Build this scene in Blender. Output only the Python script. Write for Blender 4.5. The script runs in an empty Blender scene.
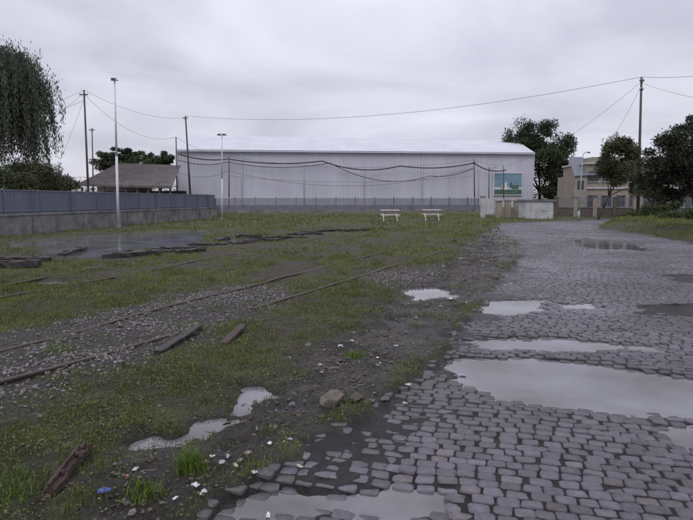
import bpy, math, numpy as np
from mathutils import Vector, Matrix
rng=np.random.default_rng(7)
scene=bpy.context.scene
F=560.0; CH=1.65; TH=math.atan(60/560)
ct,st=math.cos(TH),math.sin(TH)
def ray(px,py):
    u=(px-346.5)/F; v=(260-py)/F
    return np.array([u, ct+v*st, v*ct-st])
def P(px,py):
    d=ray(px,py); t=CH/(-d[2]); return (d[0]*t,d[1]*t)
def Q(px,py,Y):
    d=ray(px,py); t=Y/d[1]; return (d[0]*t,Y,CH+d[2]*t)
# ---------------- noise
def _h(ix,iy,s):
    n=(ix*374761393+iy*668265263+s*974634777)&0xffffffff
    n=((n^(n>>13))*1274126177)&0xffffffff
    return ((n^(n>>16))&0xffff)/65535.0
def vn(x,y,s=0):
    x=np.asarray(x,float);y=np.asarray(y,float)
    ix=np.floor(x).astype(np.int64);iy=np.floor(y).astype(np.int64)
    fx=x-ix;fy=y-iy;fx=fx*fx*(3-2*fx);fy=fy*fy*(3-2*fy)
    a=_h(ix,iy,s);b=_h(ix+1,iy,s);c=_h(ix,iy+1,s);d=_h(ix+1,iy+1,s)
    return (a*(1-fx)+b*fx)*(1-fy)+(c*(1-fx)+d*fx)*fy
def fbm(x,y,f=1.0,o=4,s=0):
    r=0;a=.5;t=0
    for i in range(o):
        r=r+a*vn(np.asarray(x)*f+17.3*i,np.asarray(y)*f-9.1*i,s+i);t+=a;a*=.5;f*=2.03
    return r/t
def ss(a,b,x):
    t=np.clip((x-a)/(b-a),0,1);return t*t*(3-2*t)
def sdf(poly,x,y):
    p=np.array(poly,float);n=len(p)
    d=np.full(x.shape,1e9);ins=np.zeros(x.shape,bool)
    for i in range(n):
        a=p[i];b=p[(i+1)%n];e=b-a
        wx=x-a[0];wy=y-a[1]
        t=np.clip((wx*e[0]+wy*e[1])/max(e@e,1e-9),0,1)
        d=np.minimum(d,(wx-e[0]*t)**2+(wy-e[1]*t)**2)
        if abs(e[1])>1e-9:
            c=((a[1]>y)!=(b[1]>y))&(x<e[0]*(y-a[1])/e[1]+a[0])
            ins^=c
    d=np.sqrt(d);return np.where(ins,-d,d)
PX=lambda L:[P(*q) for q in L]
road_left=[(498,224),(497,232),(516,243),(521,255),(510,268),(495,285),(478,305),(460,330),(440,355),(413,378),(378,405),(330,435),(285,465),(215,500)]
ROAD=PX(road_left)+[(-1.3,1.6),(-2.2,-2.0),(7.0,-2.0),(9.0,6.0)]+PX([(693,243),(640,235),(600,229.5),(612,222),(640,220.5),(640,219)])
MUD=PX([(500,227),(487,231),(470,242),(445,268),(405,298),(355,330),(312,358),(265,392),(205,425),(140,448),(95,470),(70,519)])+[(-2.6,-1.0),(-1.0,-1.0)]+PX([(215,500),(285,465),(330,435),(378,405),(413,378),(440,355),(460,330),(478,305),(495,285),(510,268),(521,255),(516,243)])
BAL=PX([(-90,340),(0,338),(60,326),(150,304),(225,290),(292,287),(292,303),(245,320),(170,356),(60,402),(-60,430)])
GRV2=PX([(370,273),(420,273),(455,262),(440,285),(395,292),(370,283)])
POOLS=[
 (PX([(10,241),(90,235),(150,232),(218,230.5),(212,238),(200,247),(140,252),(110,260),(40,260),(15,251)]),.9),
 (PX([(205,240),(265,238),(285,242),(240,246)]),.5),
 (PX([(0,283),(60,280),(105,281),(40,289),(-30,291)]),.3),
 (PX([(0,256),(30,257),(20,262),(-40,262)]),.3),
 (PX([(430,364),(470,359),(560,362),(640,370),(720,385),(740,416),(650,416),(560,409),(490,399),(450,382)]),.2),
 (PX([(465,341),(540,339),(600,344),(650,349),(560,353),(480,349)]),.18),
 (PX([(468,305),(500,300),(548,300),(555,311),(520,317),(475,315)]),.18),
 (PX([(550,303),(590,304),(604,309),(562,310)]),.14),
 (PX([(660,430),(720,423),(730,448),(680,447)]),.1),
 (PX([(215,507),(300,490),(400,489),(440,498),(445,519),(200,519)]),.14),
 (PX([(130,450),(175,427),(215,416),(238,423),(205,442),(160,456)]),.15),
 (PX([(215,408),(248,388),(280,384),(277,399),(240,415)]),.15),
 (PX([(400,290),(440,287),(450,297),(410,303)]),.2),
 (PX([(560,238),(625,241),(655,252),(590,249)]),.3),
]
DARK_REFL=[PX([(632,306),(693,305),(760,309),(760,319),(680,319),(640,316)]),PX([(655,276),(693,275),(740,279),(740,285),(680,284)]),PX([(508,303),(543,303),(546,313),(512,315)])]  # outlines of dark puddle reflections, painted into the ground colour
VERGE=PX([(600,228.5),(640,233),(693,241)])+[(16,20),(60,20),(60,60)]+PX([(640,216),(612,220)])
def fields(x,y):
    n1=fbm(x,y,1.3,4,3)-.5; n2=fbm(x,y,.5,3,9)-.5; n3=fbm(x,y,5,3,21)-.5; n4=fbm(x,y,16,2,27)-.5
    far=np.clip(y/18,.15,1.6)
    dr=sdf(ROAD,x,y)+n1*.6*far+n3*.3
    dm=sdf(MUD,x,y)+n1*1.2*far+n3*.5
    db=sdf(BAL,x,y)+n1*1.0+n3*.4
    db=np.minimum(db,sdf(GRV2,x,y)+n1*1.2)
    road=1-ss(-.06,.06,dr); mud=(1-ss(-.25,.25,dm))*(1-road); bal=(1-ss(-.3,.3,db))*(1-road)
    dip=np.zeros(x.shape)
    for p,a in POOLS:
        d=sdf(p,x,y)+n1*a*2.2+n3*a*1.2
        w=min(.6,a*1.9)
        dip=np.maximum(dip,1-ss(-w,w*.6,d))
    dk_refl=np.zeros(x.shape)
    for p in DARK_REFL:
        dk_refl=np.maximum(dk_refl,1-ss(-.06,.06,sdf(p,x,y)+n1*.5+n3*.2))
    base=.075+.05*n1+.05*n2+.03*n3+.03*n4
    base=base*(1-road)+road*(.032+.028*n1+.032*n2+.008*n3)
    base=base*(1-mud)+mud*(.052+.05*n1+.06*n3+.04*n4)
    nearedge=ss(-.9,.0,dr)*road
    H=base-dip*np.where(road>.5,.07,.12)
    vg=1-ss(-1.2,.8,sdf(VERGE,x,y)+n1)
    H=H+vg*.35*(1-road)
    H=H-np.where(dk_refl>.5,.03,0)+dk_refl*.02
    H=np.where(y>62,.06,H)
    return dict(H=H,road=road,mud=mud,bal=bal,dip=dip,dk_refl=dk_refl,edge=nearedge,n1=n1,n2=n2,n3=n3,n4=n4,dr=dr,vg=vg)
def groundz(x,y):
    f=fields(np.array([float(x)]),np.array([float(y)]));return float(f['H'][0])
# ---------------- materials
def NM(name):
    m=bpy.data.materials.new(name);m.use_nodes=True
    nt=m.node_tree;b=nt.nodes['Principled BSDF'];return m,nt,b
def mat(name,col,rough=.7,var=.25,scale=4,bump=0.0,streak=False,attr=False,metal=0,col2=None,spec=.5,bscale=None):
    m,nt,b=NM(name);N=nt.nodes;L=nt.links
    b.inputs['Roughness'].default_value=rough;b.inputs['Metallic'].default_value=metal
    b.inputs['Specular IOR Level'].default_value=spec
    tc=N.new('ShaderNodeTexCoord');mp=N.new('ShaderNodeMapping');L.new(tc.outputs['Object'],mp.inputs[0])
    if streak: mp.inputs['Scale'].default_value=(1,1,.12)
    no=N.new('ShaderNodeTexNoise');no.inputs['Scale'].default_value=scale;no.inputs['Detail'].default_value=8;no.inputs['Roughness'].default_value=.65
    L.new(mp.outputs[0],no.inputs['Vector'])
    rp=N.new('ShaderNodeValToRGB');rp.color_ramp.elements[0].position=.3;rp.color_ramp.elements[1].position=.72
    L.new(no.outputs['Fac'],rp.inputs[0])
    c2=col2 if col2 else tuple(c*(1-2*var) for c in col)
    mx=N.new('ShaderNodeMix');mx.data_type='RGBA'
    L.new(rp.outputs[0],mx.inputs[0])
    if attr:
        a=N.new('ShaderNodeAttribute');a.attribute_name='col'
        mu=N.new('ShaderNodeVectorMath');mu.operation='SCALE';mu.inputs['Scale'].default_value=1-2*var
        L.new(a.outputs['Color'],mu.inputs[0]);L.new(mu.outputs[0],mx.inputs[6]);L.new(a.outputs['Color'],mx.inputs[7])
    else:
        mx.inputs[6].default_value=(*c2,1);mx.inputs[7].default_value=(*col,1)
    L.new(mx.outputs[2],b.inputs['Base Color'])
    if bump:
        n2=N.new('ShaderNodeTexNoise');n2.inputs['Scale'].default_value=bscale or scale*5;n2.inputs['Detail'].default_value=6
        L.new(tc.outputs['Object'],n2.inputs['Vector'])
        bp=N.new('ShaderNodeBump');bp.inputs['Strength'].default_value=bump;bp.inputs['Distance'].default_value=.02
        L.new(n2.outputs['Fac'],bp.inputs['Height']);L.new(bp.outputs[0],b.inputs['Normal'])
    return m
def wetmat(name,var,scale,bscale,bstr,bdist,spec=.5):
    m=mat(name,(1,1,1),.8,var,scale,0,attr=True,spec=spec)
    nt=m.node_tree;N=nt.nodes;L=nt.links;b=N['Principled BSDF']
    a=N.new('ShaderNodeAttribute');a.attribute_name='wet';L.new(a.outputs['Fac'],b.inputs['Roughness'])
    tc=[n for n in N if n.type=='TEX_COORD'][0]
    n2=N.new('ShaderNodeTexNoise');n2.inputs['Scale'].default_value=bscale;n2.inputs['Detail'].default_value=8;n2.inputs['Roughness'].default_value=.7
    L.new(tc.outputs['Object'],n2.inputs['Vector'])
    bp=N.new('ShaderNodeBump');bp.inputs['Strength'].default_value=bstr;bp.inputs['Distance'].default_value=bdist
    L.new(n2.outputs['Fac'],bp.inputs['Height']);L.new(bp.outputs[0],b.inputs['Normal'])
    return m
M_ground=wetmat('ground_soil',.38,28,40,1.0,.05,.38)
M_cob=wetmat('cobblestone',.25,25,60,.7,.01,.5)
M_grass=mat('grass_blades',(1,1,1),.7,.1,3,attr=True,spec=.12)
M_leaf=mat('leaf',(1,1,1),.6,.12,2,attr=True,spec=.2)
M_stone=mat('gravel_stone',(1,1,1),.6,.25,12,attr=True,bump=.4,spec=.35)
M_litter=mat('litter_plastic',(1,1,1),.5,.12,30,attr=True)
M_bark=mat('bark',(.06,.05,.04),.9,.3,6,.5)
M_pole=mat('weathered_pole_wood',(.085,.072,.062),.85,.25,5,.3,streak=True)
M_wire=mat('black_cable',(.03,.03,.033),.6,.1)
M_cable=mat('cable',(.10,.10,.11),.6,.1)
M_white=mat('white_paint',(.68,.68,.7),.5,.1,3)
M_whitepole=mat('painted_steel_pole',(.58,.59,.63),.45,.12,2,streak=True)
M_conc=mat('concrete',(.23,.225,.225),.85,.34,1.6,.5)
M_bluef=mat('blue_grey_sheet_metal',(.13,.145,.20),.5,.22,.9,streak=True)
M_fence=mat('fence_steel',(.16,.165,.20),.5,.15,1)
M_rust=mat('rusted_steel',(.075,.042,.03),.75,.25,14,.5,col2=(.03,.022,.02))
M_railtop=mat('rail_steel',(.075,.043,.031),.65,.3,14,.6,col2=(.025,.02,.018))
M_wood=mat('wet_timber',(.030,.024,.022),.6,.3,9,.8)
M_brown=mat('rusty_brown_timber',(.075,.037,.026),.7,.3,18,.9,col2=(.025,.016,.014))
M_roof=mat('weathered_roof',(.13,.11,.105),.8,.28,1,.3)
M_dark=mat('dark_opening',(.012,.012,.014),.3,.1)
M_glass=mat('window_glass',(.03,.035,.045),.1,.1)
M_beige=mat('beige_plaster',(.30,.26,.22),.85,.18,1.2,.2)
M_brick=mat('old_brick',(.12,.10,.09),.9,.22,3,.4)
M_hut=mat('whitewashed_masonry',(.47,.47,.48),.8,.18,1.5,.2)
M_clad=mat('white_cladding',(.53,.525,.60),.55,.11,.35,streak=True)
M_wroof=mat('zinc_roof',(.52,.52,.57),.6,.1,.3)
# ---------------- mesh helpers
def mkmesh(name,v,f,m,col=None,wet=None,smooth=False,parent=None):
    me=bpy.data.meshes.new(name)
    me.from_pydata(np.asarray(v),[],f if isinstance(f,list) else np.asarray(f))
    if col is not None:
        a=me.color_attributes.new('col','FLOAT_COLOR','POINT')
        c=np.ones((len(v),4),np.float32);c[:,:3]=col;a.data.foreach_set('color',c.ravel())
    if wet is not None:
        a=me.attributes.new('wet','FLOAT','POINT');a.data.foreach_set('value',np.asarray(wet,np.float32))
    me.materials.append(m)
    if smooth: me.polygons.foreach_set('use_smooth',np.ones(len(me.polygons),bool))
    o=bpy.data.objects.new(name,me);scene.collection.objects.link(o)
    if parent: o.parent=parent
    return o
def empty(name,loc=(0,0,0)):
    o=bpy.data.objects.new(name,None);o.empty_display_size=.3;scene.collection.objects.link(o);return o
class B:
    def __init__(s): s.v=[];s.f=[];s.mi=[];s.m=[];s.sm=[]
    def _m(s,m):
        if m not in s.m:s.m.append(m)
        return s.m.index(m)
    def add(s,vs,fs,m,sm=False):
        k=len(s.v);s.v+= [tuple(q) for q in vs]
        for f in fs: s.f.append([i+k for i in f]);s.mi.append(s._m(m));s.sm.append(sm)
    def box(s,c,d,m,rz=0,R=None):
        R=R or Matrix.Rotation(rz,3,'Z')
        vs=[]
        for sx,sy,sz in [(-1,-1,-1),(1,-1,-1),(1,1,-1),(-1,1,-1),(-1,-1,1),(1,-1,1),(1,1,1),(-1,1,1)]:
            q=R@Vector((sx*d[0]/2,sy*d[1]/2,sz*d[2]/2));vs.append((c[0]+q.x,c[1]+q.y,c[2]+q.z))
        s.add(vs,[(0,3,2,1),(4,5,6,7),(0,1,5,4),(1,2,6,5),(2,3,7,6),(3,0,4,7)],m)
    def beam(s,p0,p1,w,h,m):
        p0=Vector(p0);p1=Vector(p1);d=p1-p0;x=d.normalized();u=Vector((0,0,1))
        if abs(x.z)>.95:u=Vector((0,1,0))
        y=u.cross(x).normalized();z=x.cross(y)
        R=Matrix((x,y,z)).transposed()
        s.box((p0+p1)/2,(d.length,w,h),m,R=R)
    def cyl(s,p0,p1,r0,r1,m,n=8,cap=True):
        p0=Vector(p0);p1=Vector(p1);x=(p1-p0).normalized();u=Vector((0,0,1)) if abs(x.z)<.9 else Vector((1,0,0))
        a=x.cross(u).normalized();b=x.cross(a);vs=[]
        for p,r in((p0,r0),(p1,r1)):
            for i in range(n):
                t=2*math.pi*i/n;vs.append(p+a*math.cos(t)*r+b*math.sin(t)*r)
        fs=[(i,(i+1)%n,n+(i+1)%n,n+i) for i in range(n)]
        if cap: fs+=[tuple(range(n))[::-1],tuple(range(n,2*n))]
        s.add(vs,fs,m,True)
    def tube(s,pts,r,m,n=4):
        for a,b in zip(pts[:-1],pts[1:]): s.cyl(a,b,r,r,m,n,False)
    def corr(s,a,b,z0,z1,per,amp,m,z1b=None):
        a=Vector(a);b=Vector(b);L=(b-a).length;n=int(L/per)*4;d=(b-a)/n;nrm=Vector((-(b-a).y,(b-a).x)).normalized()
        vs=[]
        for i in range(n+1):
            o=amp*[0,1,1,0][i%4];q=a+d*i+nrm*o;t=i/n
            zt=z1+((z1b if z1b is not None else z1)-z1)*t
            vs+=[(q.x,q.y,z0),(q.x,q.y,zt)]
        s.add(vs,[(2*i,2*i+2,2*i+3,2*i+1) for i in range(n)],m)
    def done(s,name,parent=None,bevel=0):
        me=bpy.data.meshes.new(name);me.from_pydata(s.v,[],s.f)
        for m in s.m:me.materials.append(m)
        me.polygons.foreach_set('material_index',s.mi);me.polygons.foreach_set('use_smooth',s.sm)
        o=bpy.data.objects.new(name,me);scene.collection.objects.link(o)
        if parent:o.parent=parent
        if bevel:
            md=o.modifiers.new('b','BEVEL');md.width=bevel;md.segments=2
        return o
# ---------------- ground
NR,NC=1000,560
s=2*np.exp(np.linspace(0,math.log(900/2),NR));u=np.linspace(-1.15,1.15,NC)
S,U=np.meshgrid(s,u,indexing='ij');X=(U*S).ravel();Y=(S-4).ravel()
f=fields(X,Y)
def lerp(a,b,t): return a*(1-t[:,None])+np.array(b)*t[:,None]
patch=ss(.36,.58,fbm(X,Y,.8,4,40));pat2=ss(.4,.6,fbm(X,Y,3,4,50));pat3=fbm(X,Y,11,3,55)
soil=np.tile(np.array([.085,.07,.05]),(len(X),1))
gcol=lerp(np.tile(np.array([.06,.068,.026]),(len(X),1)),(.10,.115,.04),pat2)
col=soil*(1-patch[:,None]*.8)+gcol*patch[:,None]*.8
col=col*(.55+.9*pat3[:,None])
dfar=ss(10,35,Y);col=lerp(col,(.10,.125,.042),dfar*.75*(.4+.6*patch))
mudc=np.where(pat2[:,None]>.5,np.array([.08,.069,.06]),np.array([.052,.044,.040]))*(.6+.8*pat3[:,None])
col=col*(1-f['mud'][:,None])+mudc*f['mud'][:,None]
col=lerp(col,(.095,.085,.083),f['bal']*.85)
col=lerp(col,(.04,.036,.036),f['road'])
col=lerp(col,(.016,.014,.013),f['dk_refl'])  # near-black paint stands in for dark reflections in standing water
col=lerp(col,(.04,.036,.031),np.clip(1-(f['H'])/.04,0,1)*.8)
near_road=(1-ss(.1,1.1,f['dr']))*f['mud']
wet=.88-.3*f['mud']*pat2-.4*near_road-.4*f['road']-.4*np.clip(1-f['H']/.05,0,1)
bedz=f['H']-f['road']*(.009-.016*f['edge']*ss(.4,.65,fbm(X,Y,1.7,3,61)+.1*f['n3']))
V=np.stack([X,Y,bedz],1)
I=np.arange((NR-1)*(NC-1));r=I//(NC-1);c=I%(NC-1);k=r*NC+c
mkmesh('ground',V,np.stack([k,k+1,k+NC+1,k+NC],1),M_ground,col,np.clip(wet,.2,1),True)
m,nt,b=NM('puddle_water')
b.inputs['Base Color'].default_value=(.125,.125,.135,1);b.inputs['Roughness'].default_value=.05;b.inputs['IOR'].default_value=1.55
N=nt.nodes;L=nt.links
tc=N.new('ShaderNodeTexCoord');nn=N.new('ShaderNodeTexNoise');nn.inputs['Scale'].default_value=3;nn.inputs['Detail'].default_value=4
L.new(tc.outputs['Object'],nn.inputs[0]);bp=N.new('ShaderNodeBump');bp.inputs['Strength'].default_value=.08;bp.inputs['Distance'].default_value=.02
L.new(nn.outputs['Fac'],bp.inputs['Height']);L.new(bp.outputs[0],b.inputs['Normal'])
n3m=N.new('ShaderNodeTexNoise');n3m.inputs['Scale'].default_value=1.1;n3m.inputs['Detail'].default_value=5;L.new(tc.outputs['Object'],n3m.inputs[0])
rpm=N.new('ShaderNodeValToRGB');rpm.color_ramp.elements[0].position=.35;rpm.color_ramp.elements[0].color=(.06,.056,.052,1);rpm.color_ramp.elements[1].position=.65;rpm.color_ramp.elements[1].color=(.15,.15,.165,1)
L.new(n3m.outputs['Fac'],rpm.inputs[0]);L.new(rpm.outputs[0],b.inputs['Base Color'])
mkmesh('puddle_water',[(-26,.5,0),(22,.5,0),(22,58,0),(-26,58,0)],[(0,1,2,3)],m)
# ---------------- cobbles
e2=np.array([.25,.968]);e1=np.array([.968,-.25])
cu,cv=.122,.09
rows=np.arange(-30,560);cols=np.arange(-95,200)
Rr,Cc=np.meshgrid(rows,cols,indexing='ij');Rr=Rr.ravel();Cc=Cc.ravel()
uu=(Cc+.5*(Rr%2)+.9*vn(Cc*.31,Rr*1.0,5))*cu
vv=Rr*cv+rng.normal(0,.0025,len(Rr))+.045*np.sin(uu*1.1)+.06*vn(uu*.8,Rr*.05,8)
cx=uu*e1[0]+vv*e2[0];cy=uu*e1[1]+vv*e2[1]
dr=sdf(ROAD,cx,cy)
k=(dr<.05)&(cy>1.2)&(cy<47)&(np.abs(cx)<.75*cy+2.5);cx,cy,Rr,Cc=cx[k],cy[k],Rr[k],Cc[k]
f=fields(cx,cy);k=(f['dr']<-.02+.06*rng.random(len(cx)))&(f['dk_refl']<.5);cx,cy,Rr,Cc=cx[k],cy[k],Rr[k],Cc[k];f={a:b_[k] for a,b_ in f.items()}
n=len(cx);print('cobbles',n)
gap=1+.9*(vn((Cc+1)*.31,Rr*1.0,5)-vn(Cc*.31,Rr*1.0,5))
gap=np.clip(.5+.5*gap,.8,1.1)
sx=cu*.5*rng.uniform(.91,1.02,n)*gap;sy=cv*.5*rng.uniform(.90,1.01,n)
hz=f['H']+rng.normal(0,.0026,n)-.010*ss(-.35,0,f['dr'])*rng.random(n)
ang=rng.normal(0,.04,n)
t=np.array([.42,1.57-.42,1.57+.42,3.14-.42,3.14+.42,4.71-.42,4.71+.42,6.28-.42])
ring=np.stack([np.sign(np.cos(t))*np.abs(np.cos(t))**.4,np.sign(np.sin(t))*np.abs(np.sin(t))**.4],1)
lay=[(1.0,-.03),(.99,-.006),(.88,-.0008)]
vs=[]
tiltx=rng.normal(0,.045,n);tilty=rng.normal(0,.05,n)
wob=rng.uniform(.88,1.08,(n,8))
for sc,z in lay:
    lx=ring[None,:,0]*sx[:,None]*sc*wob;ly=ring[None,:,1]*sy[:,None]*sc*wob
    lz=z+lx*tiltx[:,None]+ly*tilty[:,None]
    ax=lx*np.cos(ang)[:,None]-ly*np.sin(ang)[:,None];ay=lx*np.sin(ang)[:,None]+ly*np.cos(ang)[:,None]
    vs.append(np.stack([cx[:,None]+ax*e1[0]+ay*e2[0],cy[:,None]+ax*e1[1]+ay*e2[1],hz[:,None]+lz],2))
vs.append(np.stack([cx,cy,hz+rng.uniform(-.002,.002,n)],1)[:,None,:])
vv=np.concatenate(vs,1)
quads=[];
for l in range(2):
    for i in range(8): quads.append((l*8+i,l*8+(i+1)%8,(l+1)*8+(i+1)%8,(l+1)*8+i))
tris=[(16+i,16+(i+1)%8,24) for i in range(8)]
off=(np.arange(n)*25)[:,None,None]
q=(np.array(quads)[None]+off).reshape(-1,4);t3=(np.array(tris)[None]+off).reshape(-1,3)
cc=rng.uniform(.72,1.22,n)[:,None]*np.array([.125,.119,.138])
br=(rng.random(n)<.13)[:,None];cc=np.where(br,cc*np.array([1.05,.95,.85]),cc)
big=fbm(cx,cy,.6,3,70)[:,None];cc=cc*(.5+.95*big)
wetc=np.clip(.46-1.1*(fbm(cx,cy,.7,3,80)-.45)+rng.normal(0,.05,n)-.2*np.clip(1-f['H']/.03,0,1),.2,.75)
cc=cc*(.65+.7*wetc[:,None])
ed=(ss(-.9,0,f['dr'])*.7*ss(.3,.55,fbm(cx,cy,2,3,91)))[:,None];cc=cc*(1-ed)+ed*np.array([.075,.066,.06])
dirt=ss(.56,.7,fbm(cx,cy,.9,4,95))[:,None]*.5;cc=cc*(1-dirt)+dirt*np.array([.07,.062,.056])
me_f=[tuple(a) for a in q.tolist()]+[tuple(a) for a in t3.tolist()]
mkmesh('cobblestone_road',vv.reshape(-1,3),me_f,M_cob,np.repeat(cc,25,0),np.repeat(wetc,25),True)
# ---------------- grass blades
def blades(name,x,y,h,w,colr,zoff=0,bend=.5,z=None):
    n=len(x)
    if z is None: z=fields(x,y)['H']
    a=rng.uniform(0,2*math.pi,n);dx,dy=np.cos(a),np.sin(a)
    b_=rng.uniform(0,2*math.pi,n);lean=rng.uniform(.1,1,n)*bend*h
    bx,by=np.cos(b_)*lean,np.sin(b_)*lean
    p0=np.stack([x-dx*w/2,y-dy*w/2,z-.01+zoff],1);p1=np.stack([x+dx*w/2,y+dy*w/2,z-.01+zoff],1)
    m0=np.stack([x-dx*w*.35+bx*.3,y-dy*w*.35+by*.3,z+h*.6],1);m1=np.stack([x+dx*w*.35+bx*.3,y+dy*w*.35+by*.3,z+h*.6],1)
    tp=np.stack([x+bx,y+by,z+h],1)
    V=np.stack([p0,p1,m1,m0,tp],1).reshape(-1,3)
    o=(np.arange(n)*5)[:,None]
    F1=(np.array([[0,1,2,3]])+o).tolist();F2=(np.array([[3,2,4]])+o).tolist()
    return mkmesh(name,V,F1+F2,M_grass,np.repeat(colr,5,0))
gx=[];gy=[];gh=[];gw=[]
for (y0,y1,dens,hm,wm) in [(2.2,5,4200,.025,.0045),(5,9,2500,.030,.006),(9,16,800,.040,.011),(16,32,190,.055,.022),(32,62,45,.085,.045)]:
    area=(y1-y0)*(2*.68*(y1)+2);n=int(area*dens)
    x=rng.uniform(-.68*y1-1,.68*y1+1,n);y=rng.uniform(y0,y1,n)
    k=np.abs(x)<.68*y+1;x,y=x[k],y[k]
    f=fields(x,y)
    pt=ss(.34,.54,fbm(x,y,.8,4,40));p2=ss(.40,.6,fbm(x,y,7,3,90))
    prob=(.15+.85*pt)*(.15+.85*p2)
    mg=ss(.52,.66,fbm(x,y,1.6,4,140))
    prob*= (1-f['road'])*(1-f['mud']*(.97-.5*mg))*(1-f['bal']*(.93-.45*mg))*(f['H']>.0)*(1-.8*f['dk_refl'])
    prob=np.where(f['vg']>.5,1,prob)*(1-f['road'])
    k=rng.random(len(x))<prob
    x,y=x[k],y[k];pt=pt[k];p2=p2[k]
    tf=ss(.6,.78,fbm(x,y,2.2,3,150))
    gx.append(x);gy.append(y);gh.append(hm*rng.uniform(.5,1.6,len(x))*(.5+.5*pt)*(.6+.6*p2)*(1+1.2*tf));gw.append(wm*rng.uniform(.7,1.3,len(x)))
gx=np.concatenate(gx);gy=np.concatenate(gy);gh=np.concatenate(gh);gw=np.concatenate(gw)
t=rng.random(len(gx))[:,None];t2=fbm(gx,gy,.45,3,33)[:,None];t3_=ss(.4,.6,fbm(gx,gy,2.5,3,35))[:,None]
gc=(np.array([.085,.122,.026])*(1-t)+np.array([.17,.205,.055])*t)*(.55+.7*t2)*(.72+.4*t3_)
yl=(rng.random(len(gx))<.18)[:,None];gc=np.where(yl,np.array([.21,.18,.09]),gc)
print('blades',len(gx))
blades('grass',gx,gy,gh,gw,gc)
def tuft(px,py,n,h,spread):
    x0,y0=P(px,py);x=x0+rng.normal(0,spread,n);y=y0+rng.normal(0,spread,n)
    c=np.array([.09,.14,.025])*rng.uniform(.6,1.5,n)[:,None]
    blades('weed_tuft',x,y,h*rng.uniform(.4,1.1,n),np.full(n,.006),c,bend=.9)
for a in [(190,474,280,.13,.045),(145,504,220,.07,.06),(20,505,200,.06,.1),(355,362,160,.07,.06),(415,330,60,.08,.05),(60,360,120,.09,.08),(25,292,200,.15,.25),(460,290,80,.1,.1),(50,250,200,.2,.5),(120,245,160,.2,.5),(250,470,50,.05,.06),(330,425,60,.05,.06),(300,380,60,.05,.05),(425,318,90,.07,.1),(100,470,80,.05,.08),(270,440,40,.05,.05)]: tuft(*a)
def stones(name,x,y,r,colr,sink=.3):
    n=len(x);z=fields(x,y)['H']
    g=(1+5**.5)/2
    iv=np.array([(-1,g,0),(1,g,0),(-1,-g,0),(1,-g,0),(0,-1,g),(0,1,g),(0,-1,-g),(0,1,-g),(g,0,-1),(g,0,1),(-g,0,-1),(-g,0,1)])/1.9
    fi=np.array([(0,11,5),(0,5,1),(0,1,7),(0,7,10),(0,10,11),(1,5,9),(5,11,4),(11,10,2),(10,7,6),(7,1,8),(3,9,4),(3,4,2),(3,2,6),(3,6,8),(3,8,9),(4,9,5),(2,4,11),(6,2,10),(8,6,7),(9,8,1)])
    w=iv[None]*rng.uniform(.7,1.25,(n,12,1))*(r[:,None]*rng.uniform(.6,1.2,(n,3)))[:,None,:]
    a=rng.uniform(0,6.28,n);cx_,sx_=np.cos(a)[:,None],np.sin(a)[:,None]
    V=np.stack([x[:,None]+w[...,0]*cx_-w[...,1]*sx_,y[:,None]+w[...,0]*sx_+w[...,1]*cx_,z[:,None]+(1-2*sink)*r[:,None]*.6+w[...,2]*.75],2).reshape(-1,3)
    return mkmesh(name,V,(fi[None]+(np.arange(n)*12)[:,None,None]).reshape(-1,3),M_stone,np.repeat(colr,12,0))
def scatter(n,x0,x1,y0,y1,fn):
    x=rng.uniform(x0,x1,n);y=rng.uniform(y0,y1,n);f=fields(x,y);k=rng.random(n)<fn(f);return x[k],y[k]
x,y=scatter(95000,-8,3,3,14,lambda f:f['bal']*(.3+.7*ss(-.15,.1,f['n1']))*.9)
stones('gravel_ballast',x,y,rng.uniform(.006,.023,len(x)),np.array([.165,.148,.15])*rng.uniform(.35,1.6,(len(x),1)))
x,y=scatter(48000,-3.5,5,2,14,lambda f:f['mud']*(.15+.85*ss(-.1,.15,f['n1'])))
stones('mud_pebbles',x,y,rng.exponential(.0048,len(x))+.003,np.array([.11,.10,.095])*rng.uniform(.35,1.8,(len(x),1)))
x,y=scatter(3500,3,9,8,40,lambda f:f['mud'])
stones('edge_rubble',x,y,rng.exponential(.018,len(x))+.01,np.array([.12,.11,.105])*rng.uniform(.5,1.7,(len(x),1)))
def flakes(name,x,y,s0,colr,m,amin=.25,zj=.45):
    n=len(x);z=fields(x,y)['H']+.008
    V=np.zeros((n,4,3));a=rng.uniform(0,6.28,n)
    asp=rng.uniform(amin,1,n) if amin>.1 else rng.uniform(.04,.1,n)
    for i,(qx,qy) in enumerate([(-1,-1),(1,-1),(1,1),(-1,1)]):
        lx=qx*s0/2*rng.uniform(.6,1.2,n);ly=qy*s0*asp/2*rng.uniform(.6,1.2,n)
        V[:,i,0]=x+lx*np.cos(a)-ly*np.sin(a);V[:,i,1]=y+lx*np.sin(a)+ly*np.cos(a);V[:,i,2]=z+np.minimum(s0,.05)*rng.uniform(0,zj,n)
    mkmesh(name,V.reshape(-1,3),np.arange(n*4).reshape(-1,4),m,np.repeat(colr,4,0))
x,y=scatter(50000,-3.5,6,2,16,lambda f:np.maximum(f['mud']*(.2+.8*ss(-.05,.1,f['n2'])),.03)*(1-.95*f['road']))
br=rng.random((len(x),1))
flakes('leaf_debris',x,y,rng.uniform(.007,.03,len(x)),np.array([.035,.025,.018])*(1-br)+np.array([.16,.12,.085])*br,M_stone)
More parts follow.
